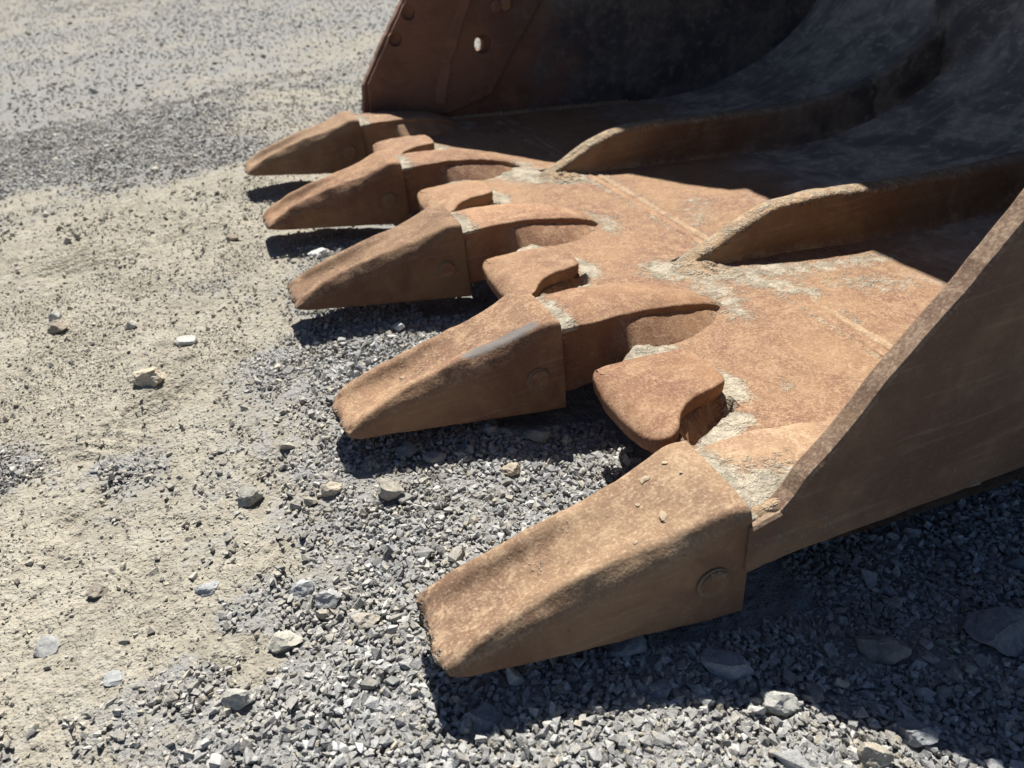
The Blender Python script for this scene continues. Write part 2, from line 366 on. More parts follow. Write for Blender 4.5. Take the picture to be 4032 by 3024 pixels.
def tooth_mesh(seed, wear):
    rings = []
    S = smooth_tab(T_TAB, 64, 1.1)
    for k, (x, zt, ht, zs, hs, zb, hb, d, r1) in enumerate(S):
        tip = max(0, 1 - (x + .016) / .06)
        zt2 = zt - tip * wear * .005; zs2 = min(zs, zt2 - .002)
        half = rounded([(0, zt2 - d), (ht * .45, zt2 - d * .94), (ht * .78, zt2 - d * .12), (ht, zt2 - .0008), (hs, zs2), (hb, zb), (hb * .5, zb - .002), (0, zb - .002)],
                       [ht * .24, ht * .18, r1, .010, .005, .01], 5, 3)
        right = [(x, y, z) for y, z in half]; left = [(x, -y, z) for y, z in half[-2:0:-1]]
        rings.append(np.array(right + left))
    v, f = loft(rings)
    v = roughen(v, .0010, .040, seed, .0006, .011)
    for i, p in enumerate(v):                                  # chipped, uneven leading edge and worn ridges
        tip = max(0.0, 1 - (p[0] + .012) / .022)
        if tip > 0:
            n = noise.noise(Vector((p[1] * 55, p[2] * 70, seed * 9.0))) + .6 * noise.noise(Vector((p[1] * 160, p[2] * 160, seed)))
            p[0] += tip * (.0055 * n + .010 * (abs(p[1]) / .052) ** 6 * .40)
        if p[2] > .05 and p[0] < .24:
            n = noise.noise(Vector((p[0] * 38, seed * 3.0, p[1] * 60)))
            p[2] += .0016 * n * min(1, abs(p[1]) / .04)
    me = mesh_np("tooth", v, f, M_TOOTH, True, 50)
    c = np.zeros(len(v))
    for i, p in enumerate(v):
        e = max(0, 1 - (p[0] + .016) / .012) * .42
        low = max(0, 1 - (p[2] - .0) / .02) * .25 if p[0] > .1 else 0
        dish = max(0, 1 - abs(p[1]) / .040) * (1 if p[2] > .06 else 0) * max(0, 1 - abs(p[0] - .10) / .13)
        c[i] = max(e, .30 * dish)
    fattr(me, "clay", c)
    bare = np.clip(1 - (v[:, 0] + .016) / .05, 0, 1) * .42 + .22 * np.clip((np.abs(v[:, 1]) - .044) / .01, 0, 1) * (v[:, 0] < .13) * (v[:, 2] > .07)
    if seed == 2:                                              # freshly scraped stripe on the second tooth's near shoulder
        bare = np.maximum(bare, np.clip(1.15 - np.abs(v[:, 1] + .041 - (v[:, 0] - .2) * -.10) / .013, 0, 1) * sstep(.145, .175, v[:, 0]) * (1 - sstep(.262, .285, v[:, 0])) * (v[:, 2] > .10))
    fattr(me, "bare", bare)
    return me

def lathe(prof, n=28):
    v = []; f = []
    for i, (r, h) in enumerate(prof):
        for k in range(n):
            a = 2 * math.pi * k / n; v.append((r * math.cos(a), -h, r * math.sin(a)))
    m = len(prof)
    for i in range(m - 1):
        for k in range(n):
            q = (k + 1) % n; f.append((i * n + k, (i + 1) * n + k, (i + 1) * n + q, i * n + q))
    f.append(tuple((m - 1) * n + k for k in range(n)))
    return np.array(v), f

def blob(seed, r, flat=(1, 1, 1), sub=3, chops=9, rough=.12, fine=.05):
    """angular stone: an icosphere chopped by random planes and roughened"""
    rs = random.Random(seed); bm = bmesh.new(); bmesh.ops.create_icosphere(bm, subdivisions=sub, radius=1.0)
    pl = []
    for _ in range(chops):
        n = Vector((rs.gauss(0, 1), rs.gauss(0, 1), rs.gauss(0, 1))).normalized(); pl.append((n, rs.uniform(.52, .86)))
    for vtx in bm.verts:
        for n, d in pl:
            k = vtx.co.dot(n) - d
            if k > 0: vtx.co -= n * k
        vtx.co += vtx.co.normalized() * (rough * noise.noise(vtx.co * 1.7 + Vector((seed, 0, 0))) + fine * noise.noise(vtx.co * 6 + Vector((0, seed, 0))))
        vtx.co = Vector((vtx.co.x * flat[0], vtx.co.y * flat[1], vtx.co.z * flat[2])) * r
    return bm

def bm_mesh(bm, name, mat, smooth=True, sharp=28):
    me = bpy.data.meshes.new(name); bm.to_mesh(me); bm.free(); me.materials.append(mat)
    if smooth:
        me.polygons.foreach_set("use_smooth", np.ones(len(me.polygons), bool)); me.set_sharp_from_angle(angle=math.radians(sharp))
    return me

WEAR = [.3, .5, .8, 1.5, 1.2]
teeth = []
for i, (tx, ty, tz, yaw) in enumerate(TEETH):
    o = part("tooth", tooth_mesh(i + 1, WEAR[i]))
    a = math.radians(yaw)
    o.location = (tx + .3 - .3 * math.cos(a), ty - .3 * math.sin(a), tz); o.rotation_euler = (0, 0, a)
    teeth.append(o)
    pv, pf = lathe([(.0155, -.001), (.0154, .0022), (.0140, .0036), (.0105, .0041), (.004, .0042)])
    pv = roughen(pv, .0005, .01, i + 20)
    pm = mesh_np("retaining_pin", pv, pf, M_TOOTH, True, 35)
    fattr(pm, "clay", np.full(len(pv), .30 if i in (0, 1) else .1))
    gv_, gf_ = lathe([(.0188, -.001), (.0184, .0007), (.0140, .0007)]); gm = mesh_np("dirt_shade_ring", gv_, gf_, M_MUD, True, 40)  # mud-coloured ring; its dark tone also stands in for the deep gap's shade
    gp = part("dirt_shade_ring", gm, o, False); gp.location = (.2605 - (.0026 if i == 4 else .0006), -.0664, .0665); gp.rotation_euler = (math.radians(-1.5), 0, 0)
    p = part("retaining_pin", pm, o, False); p.location = (.261, -.0660, .067); p.rotation_euler = (math.radians(-1.5), 0, 0)

for k, (lx, ly, lz, r) in enumerate([(.236, .028, .1372, .0052), (.226, -.024, .1340, .0056), (.268, .010, .1475, .0028), (.215, .005, .1300, .0026), (.262, .034, .1452, .0030), (.19, -.036, .1262, .0022)]):
    me = bm_mesh(blob(300 + k, r, (1.2, .8, .30), 3, 7, .25, .15), "mud_flake", M_FLAKE)
    f = part("mud_flake", me, teeth[0], False); f.location = (lx, ly, lz); f.rotation_euler = (.1, -.25, k * 1.3)

# --- adapters (noses and straps) ------------------------------------------------
A_TAB = [(.262, .118, .048), (.30, .1330, .0560), (.345, .1325, .0560), (.40, .1300, .0535), (.45, .1235, .0490), (.50, .1125, .0435), (.55, .0970, .0350), (.585, .0790, .0240), (.612, .0600, .0100)]
def adapter_mesh(i):
    corner = {0: -1, 4: 1}.get(i)
    rings = []
    for x, zt, hw in smooth_tab(A_TAB, 60, 1.3):
        fl = float(sstep(.365, .41, x)); zf = floor_z(x) - .004
        halves = []
        for sgn in (1, -1):
            isc = corner == sgn
            h = hw if not isc else .064
            fl2 = 0 if isc else fl
            zw = zt - .012 - .002 * fl2
            zbase = (1 - fl) * (.024 if not isc else .056) + fl * (zf - .012)
            fo = .038 * fl2 * min(1, max(0, (zt - zf) / .045)) + .004
            zmid = zw * (1 - fl2) * .6 + zw * fl2 + (1 - fl2) * .4 * zbase
            yb = h + fo * fl2
            zflare = (1 - fl2) * (zbase + .006) + fl2 * zf
            pts = [(0, zt), (h * .68, zt - .0016), (h, zt - .0055), (h - .0008, zw), (h - .001 + .004 * fl2, min(zmid, zw - .002)), (yb, zflare), (yb, zbase), (0, zbase)]
            halves.append(rounded(pts, [h * .25, .010, .006, .006, .006, .004], 5, 3))
        right = [(x, y, z) for y, z in halves[0]]; left = [(x, -y, z) for y, z in halves[1][-2:0:-1]]
        rings.append(np.array(right + left))
    v, f = loft(rings)
    v = roughen(v, .0022, .04, 40 + i, .0008, .012)
    me = mesh_np("adapter", v, f, M_RUST, True, 55)
    c = []
    for p in v:
        a = max(0, 1 - abs(p[0] - .308) / .040) * (1.1 if p[1] < .02 else .75) * (1 if p[2] > .122 else .3)
        if i == 0 and p[2] > .115: a = max(a, 1.05 - math.hypot((p[0] - .340) / .065, (p[1] + .045) / .050) * .62)
        if p[0] > .53: a = max(a, (p[0] - .53) / .06 * .5)
        if p[2] < .085 and p[0] < .40: a = max(a, .22)
        c.append(max(0, a))
    fattr(me, "clay", c)
    return me
for i, (tx, ty, tz, yaw) in enumerate(TEETH):
    o = part("adapter", adapter_mesh(i)); o.location = (tx, ty, 0)

# --- shell: lip, floor, curved back ------------------------------------------------
prof_top = [(x, floor_z(x)) for x in np.arange(.40, 1.24, .0085)]
cv = np.array([(1.25, .008), (1.32, .0035), (1.395, .003), (1.48, .009), (1.569, .024), (1.66, .048), (1.746, .082), (1.82, .125), (1.89, .185), (1.96, .27), (2.03, .39), (2.085, .54), (2.11, .70), (2.10, .88), (2.05, 1.05), (1.95, 1.21), (1.80, 1.36), (1.62, 1.46), (1.45, 1.52), (1.30, 1.55)])
s = np.concatenate([[0], np.cumsum(np.hypot(*np.diff(cv, axis=0).T))]); q = np.linspace(0, s[-1], 64)
prof_top += list(zip(np.interp(q, s, cv[:, 0]), np.interp(q, s, cv[:, 1])))
pt = np.array(prof_top); tg = np.gradient(pt, axis=0); tg /= np.linalg.norm(tg, axis=1)[:, None]
thick = np.interp(pt[:, 0], [.4, .72, .78, 2.2], [.046, .046, .036, .036])
out = pt + np.stack([tg[:, 1], -tg[:, 0]], 1) * thick[:, None]
nose = [(.392, floor_z(.392)), (.384, floor_z(.384)), (.376, .0818), (.368, .0810), (.360, .0785), (.354, .0745), (.349, .068), (.3475, .061), (.349, .053), (.354, .045), (.362, .0390), (.375, .0360)]
loop = np.concatenate([pt[::-1], np.array(nose), out[::3]])
ys = np.linspace(Y0 + .001, Y1 - .001, 208)
n_s, n_y = len(loop), len(ys)
V = np.zeros((n_y, n_s, 3)); V[:, :, 0] = loop[None, :, 0]; V[:, :, 2] = loop[None, :, 1]; V[:, :, 1] = ys[:, None]
fx, fy = V[:, :, 0], V[:, :, 1]
front = 1 - sstep(.36, .43, fx)
V[:, :, 0] += front * (.006 * vnoise(fy, fy * 0, .045, 60) + .003 * vnoise(fy, fx * 3, .015, 61))
inner = np.zeros(n_s); inner[:len(pt) + 4] = 1
for tx, ty, _, _ in TEETH:                                   # lip edge burnt back beside every nose
    dyy = np.abs(V[:, :, 1] - ty - .004 * vnoise(fx, fy, .02, 68))
    V[:, :, 0] += .058 * (1 - sstep(.062, .118, dyy)) * (1 - sstep(.36, .49, loop[None, :, 0] + 0 * fy)) * (V[:, :, 1] < ty)
for mx, my in MIDS:                                          # pocket between shroud and lip
    dx_, dy_ = .092, .044; tt = np.clip(((fx - .350) * dx_ + (fy - my + .086) * dy_) / (dx_ ** 2 + dy_ ** 2), 0, 1)
    dd = np.hypot(fx - .350 - tt * dx_, fy - my + .086 - tt * dy_)
    V[:, :, 2] -= inner[None, :] * .030 * (1 - sstep(.006, .017, dd)) * (fx < .46)
V[:, :, 2] += inner[None, :] * (.0018 * vnoise(fx, fy, .10, 62) + .0011 * vnoise(fx, fy, .03, 63) + .0028 * vnoise(fx, fy, .3, 64)) * (fx < 1.6)
# the clay caked on the floor: soft capsules (x0, y0, x1, y1, radius, strength)
CAPS = []
for i, (tx, ty, _, _) in enumerate(TEETH):
    CAPS += [(.585 + tx, ty + .045, .622 + tx, ty + .01, .022, .55), (.622 + tx, ty + .0, .605 + tx, ty - .05, .024, .65)]
    if i: CAPS += [(.352, ty - .115, .42, ty - .100, .034, .95), (.42, ty - .098, .455, ty - .100, .018, .6)]
for mx, my in MIDS:
    CAPS += [(.462, my + .065, .478, my + .005, .016, .75), (.478, my + .0, .468, my - .030, .020, .85), (.372, my - .112, .436, my - .078, .017, 1.1)]
CAPS += [(.60, -.27, .66, -.30, .042, .85), (.66, -.31, .80, -.35, .036, .70), (.80, -.35, 1.0, -.365, .024, .65), (.64, -.33, .62, -.40, .04, .62),
         (.68, -.33, .76, -.43, .03, .7), (.60, .33, .52, .42, .06, .9), (.55, .40, .46, .52, .05, .8), (.62, .30, .70, .29, .03, .8),
         (.44, -.815, .58, -.85, .035, .9), (.60, -.855, .9, -.86, .02, .6), (.79, -.08, .86, .03, .04, .45), (.84, -.42, .93, -.46, .035, .5), (.54, -.655, .55, -.65, .02, .45)]
for yy in np.arange(-.85, .88, .05):
    CAPS += [(.712, yy, .712, yy + .04, .0075, .35 + .35 * random.random()), (.764, yy, .765, yy + .04, .0075, .25 + .4 * random.random())]
def clay_floor(x, y):
    out = np.zeros_like(x)
    for x0, y0, x1, y1, r, st in CAPS:
        dx, dy = x1 - x0, y1 - y0; L = dx * dx + dy * dy + 1e-9
        t = np.clip(((x - x0) * dx + (y - y0) * dy) / L, 0, 1)
        d = np.hypot(x - x0 - t * dx, y - y0 - t * dy)
        out = np.maximum(out, st * np.clip(1.2 - d / r * .62, 0, 1))
    return out
cl = clay_floor(fx, fy) * (inner[None, :] > 0)
edge = np.clip(1 - (fx - .345) / .03, 0, 1) * .3
V[:, :, 2] += inner[None, :] * .0075 * np.clip(cl - .35, 0, 1) * (.8 + .8 * vnoise(fx, fy, .018, 66) + .5 * vnoise(fx, fy, .009, 67))
idx = np.arange(n_y * n_s).reshape(n_y, n_s); nxt = np.roll(idx, -1, axis=1)
F = np.stack([idx[:-1], nxt[:-1], nxt[1:], idx[1:]], -1).reshape(-1, 4)
me = mesh_np("shell", V.reshape(-1, 3), F, M_SHELL, True, 50)
fattr(me, "clay", np.maximum(cl, edge).ravel())
part("shell", me)

# --- lip shrouds -------------------------------------------------------------------------
SH = [(.316, .088), (.352, .077), (.440, .069), (.452, .060), (.456, .020), (.453, -.016), (.444, -.028), (.420, -.035), (.392, -.041), (.372, -.050), (.356, -.064), (.344, -.082), (.330, -.091), (.314, -.088), (.304, -.066), (.300, -.025), (.301, .030), (.306, .068), (.310, .083)]
def closed_curve(P, n):
    """outline with short rounded corners"""
    P = np.array(P, float)
    for _ in range(2):
        Q = np.roll(P, -1, 0); L = np.linalg.norm(Q - P, axis=1)[:, None]; f_ = np.minimum(.25, .005 / L)
        P = np.stack([P + (Q - P) * f_, Q - (Q - P) * f_], 1).reshape(-1, 2)
    L = np.linalg.norm(np.roll(P, -1, 0) - P, axis=1); cs = np.concatenate([[0], np.cumsum(L)]); PP = np.vstack([P, P[:1]]); t_ = np.linspace(0, cs[-1], n, endpoint=False)
    return np.stack([np.interp(t_, cs, PP[:, 0]), np.interp(t_, cs, PP[:, 1])], 1)
def closed_curve_smooth(P, n):
    P = np.array(P); m = len(P); out = []
    for k in range(n):
        t = k / n * m; i = int(t); u = t - i
        a, b, c, d = P[(i - 1) % m], P[i % m], P[(i + 1) % m], P[(i + 2) % m]
        out.append(.5 * ((2 * b) + (c - a) * u + (2 * a - 5 * b + 4 * c - d) * u * u + (3 * b - a - 3 * c + d) * u ** 3))
    return np.array(out)
def shroud_mesh(seed):
    o = closed_curve(SH, 150); t = np.roll(o, -1, 0) - np.roll(o, 1, 0); t /= np.linalg.norm(t, axis=1)[:, None]
    nrm = np.stack([t[:, 1], -t[:, 0]], 1)
    ctr = np.array([.372, .008])
    if ((ctr - o[0]) @ nrm[0]) < 0: nrm = -nrm
    zt = lambda x: np.interp(x, [.285, .297, .306, .318, .335, .36, .40, .46], [.070, .0800, .0885, .0955, .1000, .1025, .1030, .0985])
    zl = lambda x: np.interp(x, [.29, .33, .38, .46], [.063, .064, .066, .070])
    rings = []
    for off, dz in [(0.008, None), (0.001, .018), (0, .008), (.0003, .0032), (.0014, .0010), (.0040, .0002), (.016, 0)]:
        p = o + nrm * off
        z = zl(p[:, 0]) if dz is None else zt(p[:, 0]) - dz
        rings.append(np.column_stack([p, z]))
    base = o + nrm * .016
    for sc_ in (.8, .55, .3, .1):
        p = ctr + (base - ctr) * sc_; rings.append(np.column_stack([p, zt(p[:, 0])]))
    v, f = loft(rings, True)
    v = roughen(v, .0014, .05, seed, .0007, .012)
    me = mesh_np("lip_shroud", v, f, M_RUST, True, 50)
    fattr(me, "clay", np.clip(.45 * np.maximum(0, 1 - (v[:, 2] - .06) / .02), 0, .35))
    return me
for k, (mx, my) in enumerate(MIDS):
    o = part("lip_shroud", shroud_mesh(70 + k)); o.location = (mx, my, 0)

# clods of mud wedged into the notches beside the shrouds
for k, (x, y, z, r) in enumerate([(.352, -.300, .082, .016), (.350, -.705, .075, .010), (.352, .118, .080, .010), (.362, -.712, .066, .009)]):
    me = bm_mesh(blob(200 + k, r, (1, .9, .85), 3, 5, .35, .22), "mud_clod", M_MUD, True, 40)
    o = part("mud_clod", me); o.location = (x, y, z)

# --- ribs -----------------------------------------------------------------------------------
def rib_mesh(seed, yc, half, top):
    tp = smooth_tab(top, 90, 2.6); rings = []
    for x, z in tp:
        zb = np.interp(x, np.concatenate([[.3], pt[:, 0][:150]]), np.concatenate([[floor_z(.3)], pt[:, 1][:150]])) - .015
        zz = max(z, zb + .006)
        hp = half * np.interp(x, [.62, .70, .85], [.7, .95, 1.0])
        flare = .010
        P = [(0, zz), (hp, zz - .003), (hp + .001, zb + .024), (hp + flare, zb + .010), (hp + flare, zb), (0, zb)]
        h = rounded(P, [.014, .008, .006, .002], 6, 3)
        rings.append(np.array([(x, yc + y, c) for y, c in h] + [(x, yc - y, c) for y, c in h[-2:0:-1]]))
    v, f = loft(rings); v = roughen(v, .0030, .05, seed, .0012, .014)
    me = mesh_np("rib", v, f, M_RIB, True, 55)
    c = np.where(v[:, 2] > np.interp(v[:, 0], tp[:, 0], tp[:, 1]) - .012, .42, .12) * np.where(v[:, 0] < 1.3, 1, .5)
    c = np.maximum(c, np.clip((.72 - v[:, 0]) / .08, 0, 1) * .6)
    fattr(me, "clay", c); return me
RT = [(.622, .062), (.66, .078), (.74, .113), (.80, .135), (.84, .1405), (.92, .137), (1.045, .124), (1.238, .110), (1.40, .106), (1.471, .110), (1.58, .128), (1.66, .157), (1.74, .198), (1.83, .262), (1.90, .34), (1.97, .47)]
part("rib", rib_mesh(81, -.258, .0215, RT)); part("rib", rib_mesh(82, .325, .0215, RT))

# --- weld beads ---------------------------------------------------------------------------
def bead(path, wdt, hgt, seed, step=.004, ripple=.9, clay=.30, mat=None):
    P = [np.array(p, float) for p in path]; rings = []
    for a, b in zip(P[:-1], P[1:]):
        n = max(2, int(np.linalg.norm(b - a) / step)); d = (b - a) / np.linalg.norm(b - a); side = np.cross(d, (0, 0, 1)); side /= np.linalg.norm(side)
        for k in range(n):
            p = a + (b - a) * k / n; s_ = len(rings)
            wv = 1 + .16 * ripple * math.sin(s_ * 1.9 + seed) + .14 * noise.noise(Vector((s_ * .13, seed, 0)))
            ring = []
            for j in range(9):
                t = math.pi * j / 8; ring.append(p + side * math.cos(t) * wdt * wv + np.array((0, 0, math.sin(t) * hgt * wv - .002)))
            rings.append(np.array(ring))
    v, f = loft(rings); v = roughen(v, .0018, .012, seed); me = mesh_np("weld_bead", v, f, mat or M_WELD, True, 70)
    fattr(me, "clay", np.full(len(v), clay)); return me
part("weld_bead", bead([(.727, Y0 + .004, floor_z(.727)), (.727, Y1 - .004, floor_z(.727))], .008, .0036, 3, .006, .5, .10, M_SHELL))
part("weld_bead", bead([(.749, Y0 + .004, floor_z(.749)), (.749, Y1 - .004, floor_z(.749))], .008, .0034, 5, .006, .5, .10, M_SHELL))
for yc in (-.258, .325):
    U = np.linspace(.592, .722, 66); Wd = np.linspace(-.092, .030, 62); uu, ww = np.meshgrid(U, Wd)
    m = np.clip(1 - np.hypot((uu - .655 + .30 * (ww + .03)) / .056, (ww + .030) / .056), 0, 1) ** .7
    ph = (uu * .93 + ww * .36 + .0035 * vnoise(uu, ww + yc, .02, 91)) * 2 * math.pi / .0165
    hh = m * (.0125 + .0042 * np.sin(ph) * (.6 + .5 * vnoise(uu, ww + yc, .03, 92)) + .003 * vnoise(uu, ww + yc, .011, 93)) - .003
    vv_ = np.stack([uu, ww + yc, floor_z(uu) + .002 + hh], -1).reshape(-1, 3); ni = 66
    q0 = (np.arange(61)[:, None] * ni + np.arange(65)[None, :]).ravel()
    wm = mesh_np("weld_mound", vv_, np.stack([q0, q0 + 1, q0 + ni + 1, q0 + ni], 1), M_WELD, True)
    fattr(wm, "clay", np.clip(.72 - .45 * m.ravel(), 0, 1)); part("weld_mound", wm)
# ragged weld and caked clay along the near corner
rag = part("weld_bead", bead([(.308, -.880, .121), (.330, -.883, .127), (.345, -.884, .132), (.360, -.885, .142)], .0085, .0085, 21, .0040, .9, .25))
part("weld_bead", bead([(.40, Y0 + .006, floor_z(.40)), (1.2, Y0 + .006, floor_z(1.2))], .011, .010, 31, .005))
part("weld_bead", bead([(.40, Y1 - .006, floor_z(.40)), (1.2, Y1 - .006, floor_z(1.2))], .011, .010, 33, .005))

# --- side plates -----------------------------------------------------------------------------
BACK = [(1.32, 1.592), (1.47, 1.56), (1.64, 1.50), (1.83, 1.39), (1.98, 1.235), (2.085, 1.06), (2.14, .88), (2.15, .70), (2.12, .53), (2.06, .37), (1.99, .25), (1.915, .16), (1.84, .098), (1.755, .050), (1.665, .014), (1.57, -.012), (1.48, -.026), (1.40, -.032)]
FRONT_FAR = [(.352, .062), (.348, .129), (.361, .197), (.428, .292), (.506, .393), (.62, .60), (.865, .96), (1.10, 1.32), (1.27, 1.585)]
FRONT_NEAR = [(.304, .068), (.304, .124), (.338, .131), (.352, .146), (.362, .162), (.398, .197), (.440, .250), (.510, .322), (.572, .393), (.66, .52), (.847, .85), (1.09, 1.23), (1.29, 1.575)]
def plate_mesh(name, outline, y0, y1, mat, holes=(), jag=0, seed=0, bev=.003):
    """flat plate with chamfered rim and real holes, lying in the x-z plane"""
    P = []
    for a, b in zip(outline, outline[1:] + outline[:1]):
        n = max(1, int(math.hypot(b[0] - a[0], b[1] - a[1]) / .012)) if jag and a[0] < .9 and b[0] < .95 else 1
        for k in range(n):
            x = a[0] + (b[0] - a[0]) * k / n; z = a[1] + (b[1] - a[1]) * k / n
            if n > 1:
                j = jag * (noise.noise(Vector((x * 38, z * 38, seed))) + .5 * noise.noise(Vector((x * 110, z * 110, seed))))
                x += j; z -= j * .7
            P.append((x, z))
    P = np.array(P); t = np.roll(P, -1, 0) - np.roll(P, 1, 0); t /= np.linalg.norm(t, axis=1)[:, None]; nr = np.stack([-t[:, 1], t[:, 0]], 1)
    area = .5 * np.sum(P[:, 0] * np.roll(P[:, 1], -1) - np.roll(P[:, 0], -1) * P[:, 1])
    if area < 0: nr = -nr
    bm = bmesh.new(); m = len(P)
    rings = [[bm.verts.new((p[0], y, p[1])) for p in P + nr * o_] for y, o_ in ((y0, bev), (y0 + bev, 0), (y1 - bev, 0), (y1, bev))]
    for r0, r1 in zip(rings[:-1], rings[1:]):
        for k in range(m): bm.faces.new((r0[k], r0[(k + 1) % m], r1[(k + 1) % m], r1[k]))
    hl = []
    for hx, hz, r in holes:
        ang = np.linspace(0, 2 * math.pi, 26, endpoint=False)
        h0 = [bm.verts.new((hx + r * math.cos(q_), y0, hz + r * math.sin(q_))) for q_ in ang]; h1 = [bm.verts.new((hx + r * math.cos(q_), y1, hz + r * math.sin(q_))) for q_ in ang]
        for k in range(26): bm.faces.new((h0[k], h1[k], h1[(k + 1) % 26], h0[(k + 1) % 26]))
        hl.append((h0, h1))
    for side, ring in ((0, rings[0]), (1, rings[3])):
        loops = [ring] + [h[side] for h in hl]; es = []
        for lp in loops:
            for k in range(len(lp)): es.append(bm.edges.get((lp[k], lp[(k + 1) % len(lp)])))
        bmesh.ops.triangle_fill(bm, use_beauty=True, use_dissolve=False, edges=es)
    bmesh.ops.recalc_face_normals(bm, faces=bm.faces)
    me = bpy.data.meshes.new(name); bm.to_mesh(me); bm.free(); me.materials.append(mat)
    me.polygons.foreach_set("use_smooth", np.zeros(len(me.polygons), bool))
    v2 = coords(me)
    fattr(me, "clay", np.clip(.25 - np.abs(v2[:, 2] - .08) * 2, 0, .25))
    return me
HOLES = [(.712, .254, .018)]
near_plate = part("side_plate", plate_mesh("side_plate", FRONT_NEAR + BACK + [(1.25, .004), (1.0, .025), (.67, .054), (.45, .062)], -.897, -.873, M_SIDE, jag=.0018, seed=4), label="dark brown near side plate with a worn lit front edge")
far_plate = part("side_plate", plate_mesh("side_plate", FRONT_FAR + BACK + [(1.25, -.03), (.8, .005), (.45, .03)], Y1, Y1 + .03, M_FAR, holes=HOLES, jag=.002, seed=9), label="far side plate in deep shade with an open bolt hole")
wear = [(.352, .085), (.363, .197), (.506, .393), (.60, .545), (.78, .79), (1.01, .53), (.923, .349), (.827, .228), (.736, .107), (.60, .075)]
def inset(P, d):
    c = np.mean(P, axis=0); return [tuple(c + (np.array(p) - c) * (1 - d)) for p in P]
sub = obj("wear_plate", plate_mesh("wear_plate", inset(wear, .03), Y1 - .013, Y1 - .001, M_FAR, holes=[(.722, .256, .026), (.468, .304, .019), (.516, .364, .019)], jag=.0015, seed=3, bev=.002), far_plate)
strip = [(.555, .12), (.60, .25), (.668, .38), (.74, .52), (.765, .51), (.69, .36), (.625, .235), (.585, .11)]
obj("weld_patch", plate_mesh("weld_patch", strip, Y1 - .018, Y1 - .0135, M_FAR, jag=.004, seed=12, bev=.001), far_plate)
for bx, bz in ((.774, .347), (.80, .35)):
    pv, pf = lathe([(.018, 0), (.018, .006), (.014, .010), (.005, .011)]); pm = mesh_np("bolt_head", pv, pf, M_FAR, True, 35); fattr(pm, "clay", np.zeros(len(pv)))
    b = obj("bolt_head", pm, far_plate); b.location = (bx, Y1 - .0135, bz)

# ------------------------------------------------------------------ loose stones, gravel and crumbs
def stone_xy_ok(x, y):
    """keep scattered pieces out from inside the steel"""
    ok = np.ones(len(x), bool)
    for tx, ty, _, _ in TEETH: ok &= ~((x > tx + .20) & (x < .42) & (np.abs(y - ty) < .066))
    ok &= ~((x > .36) & (y > -.66) & (y < .91))
    return ok

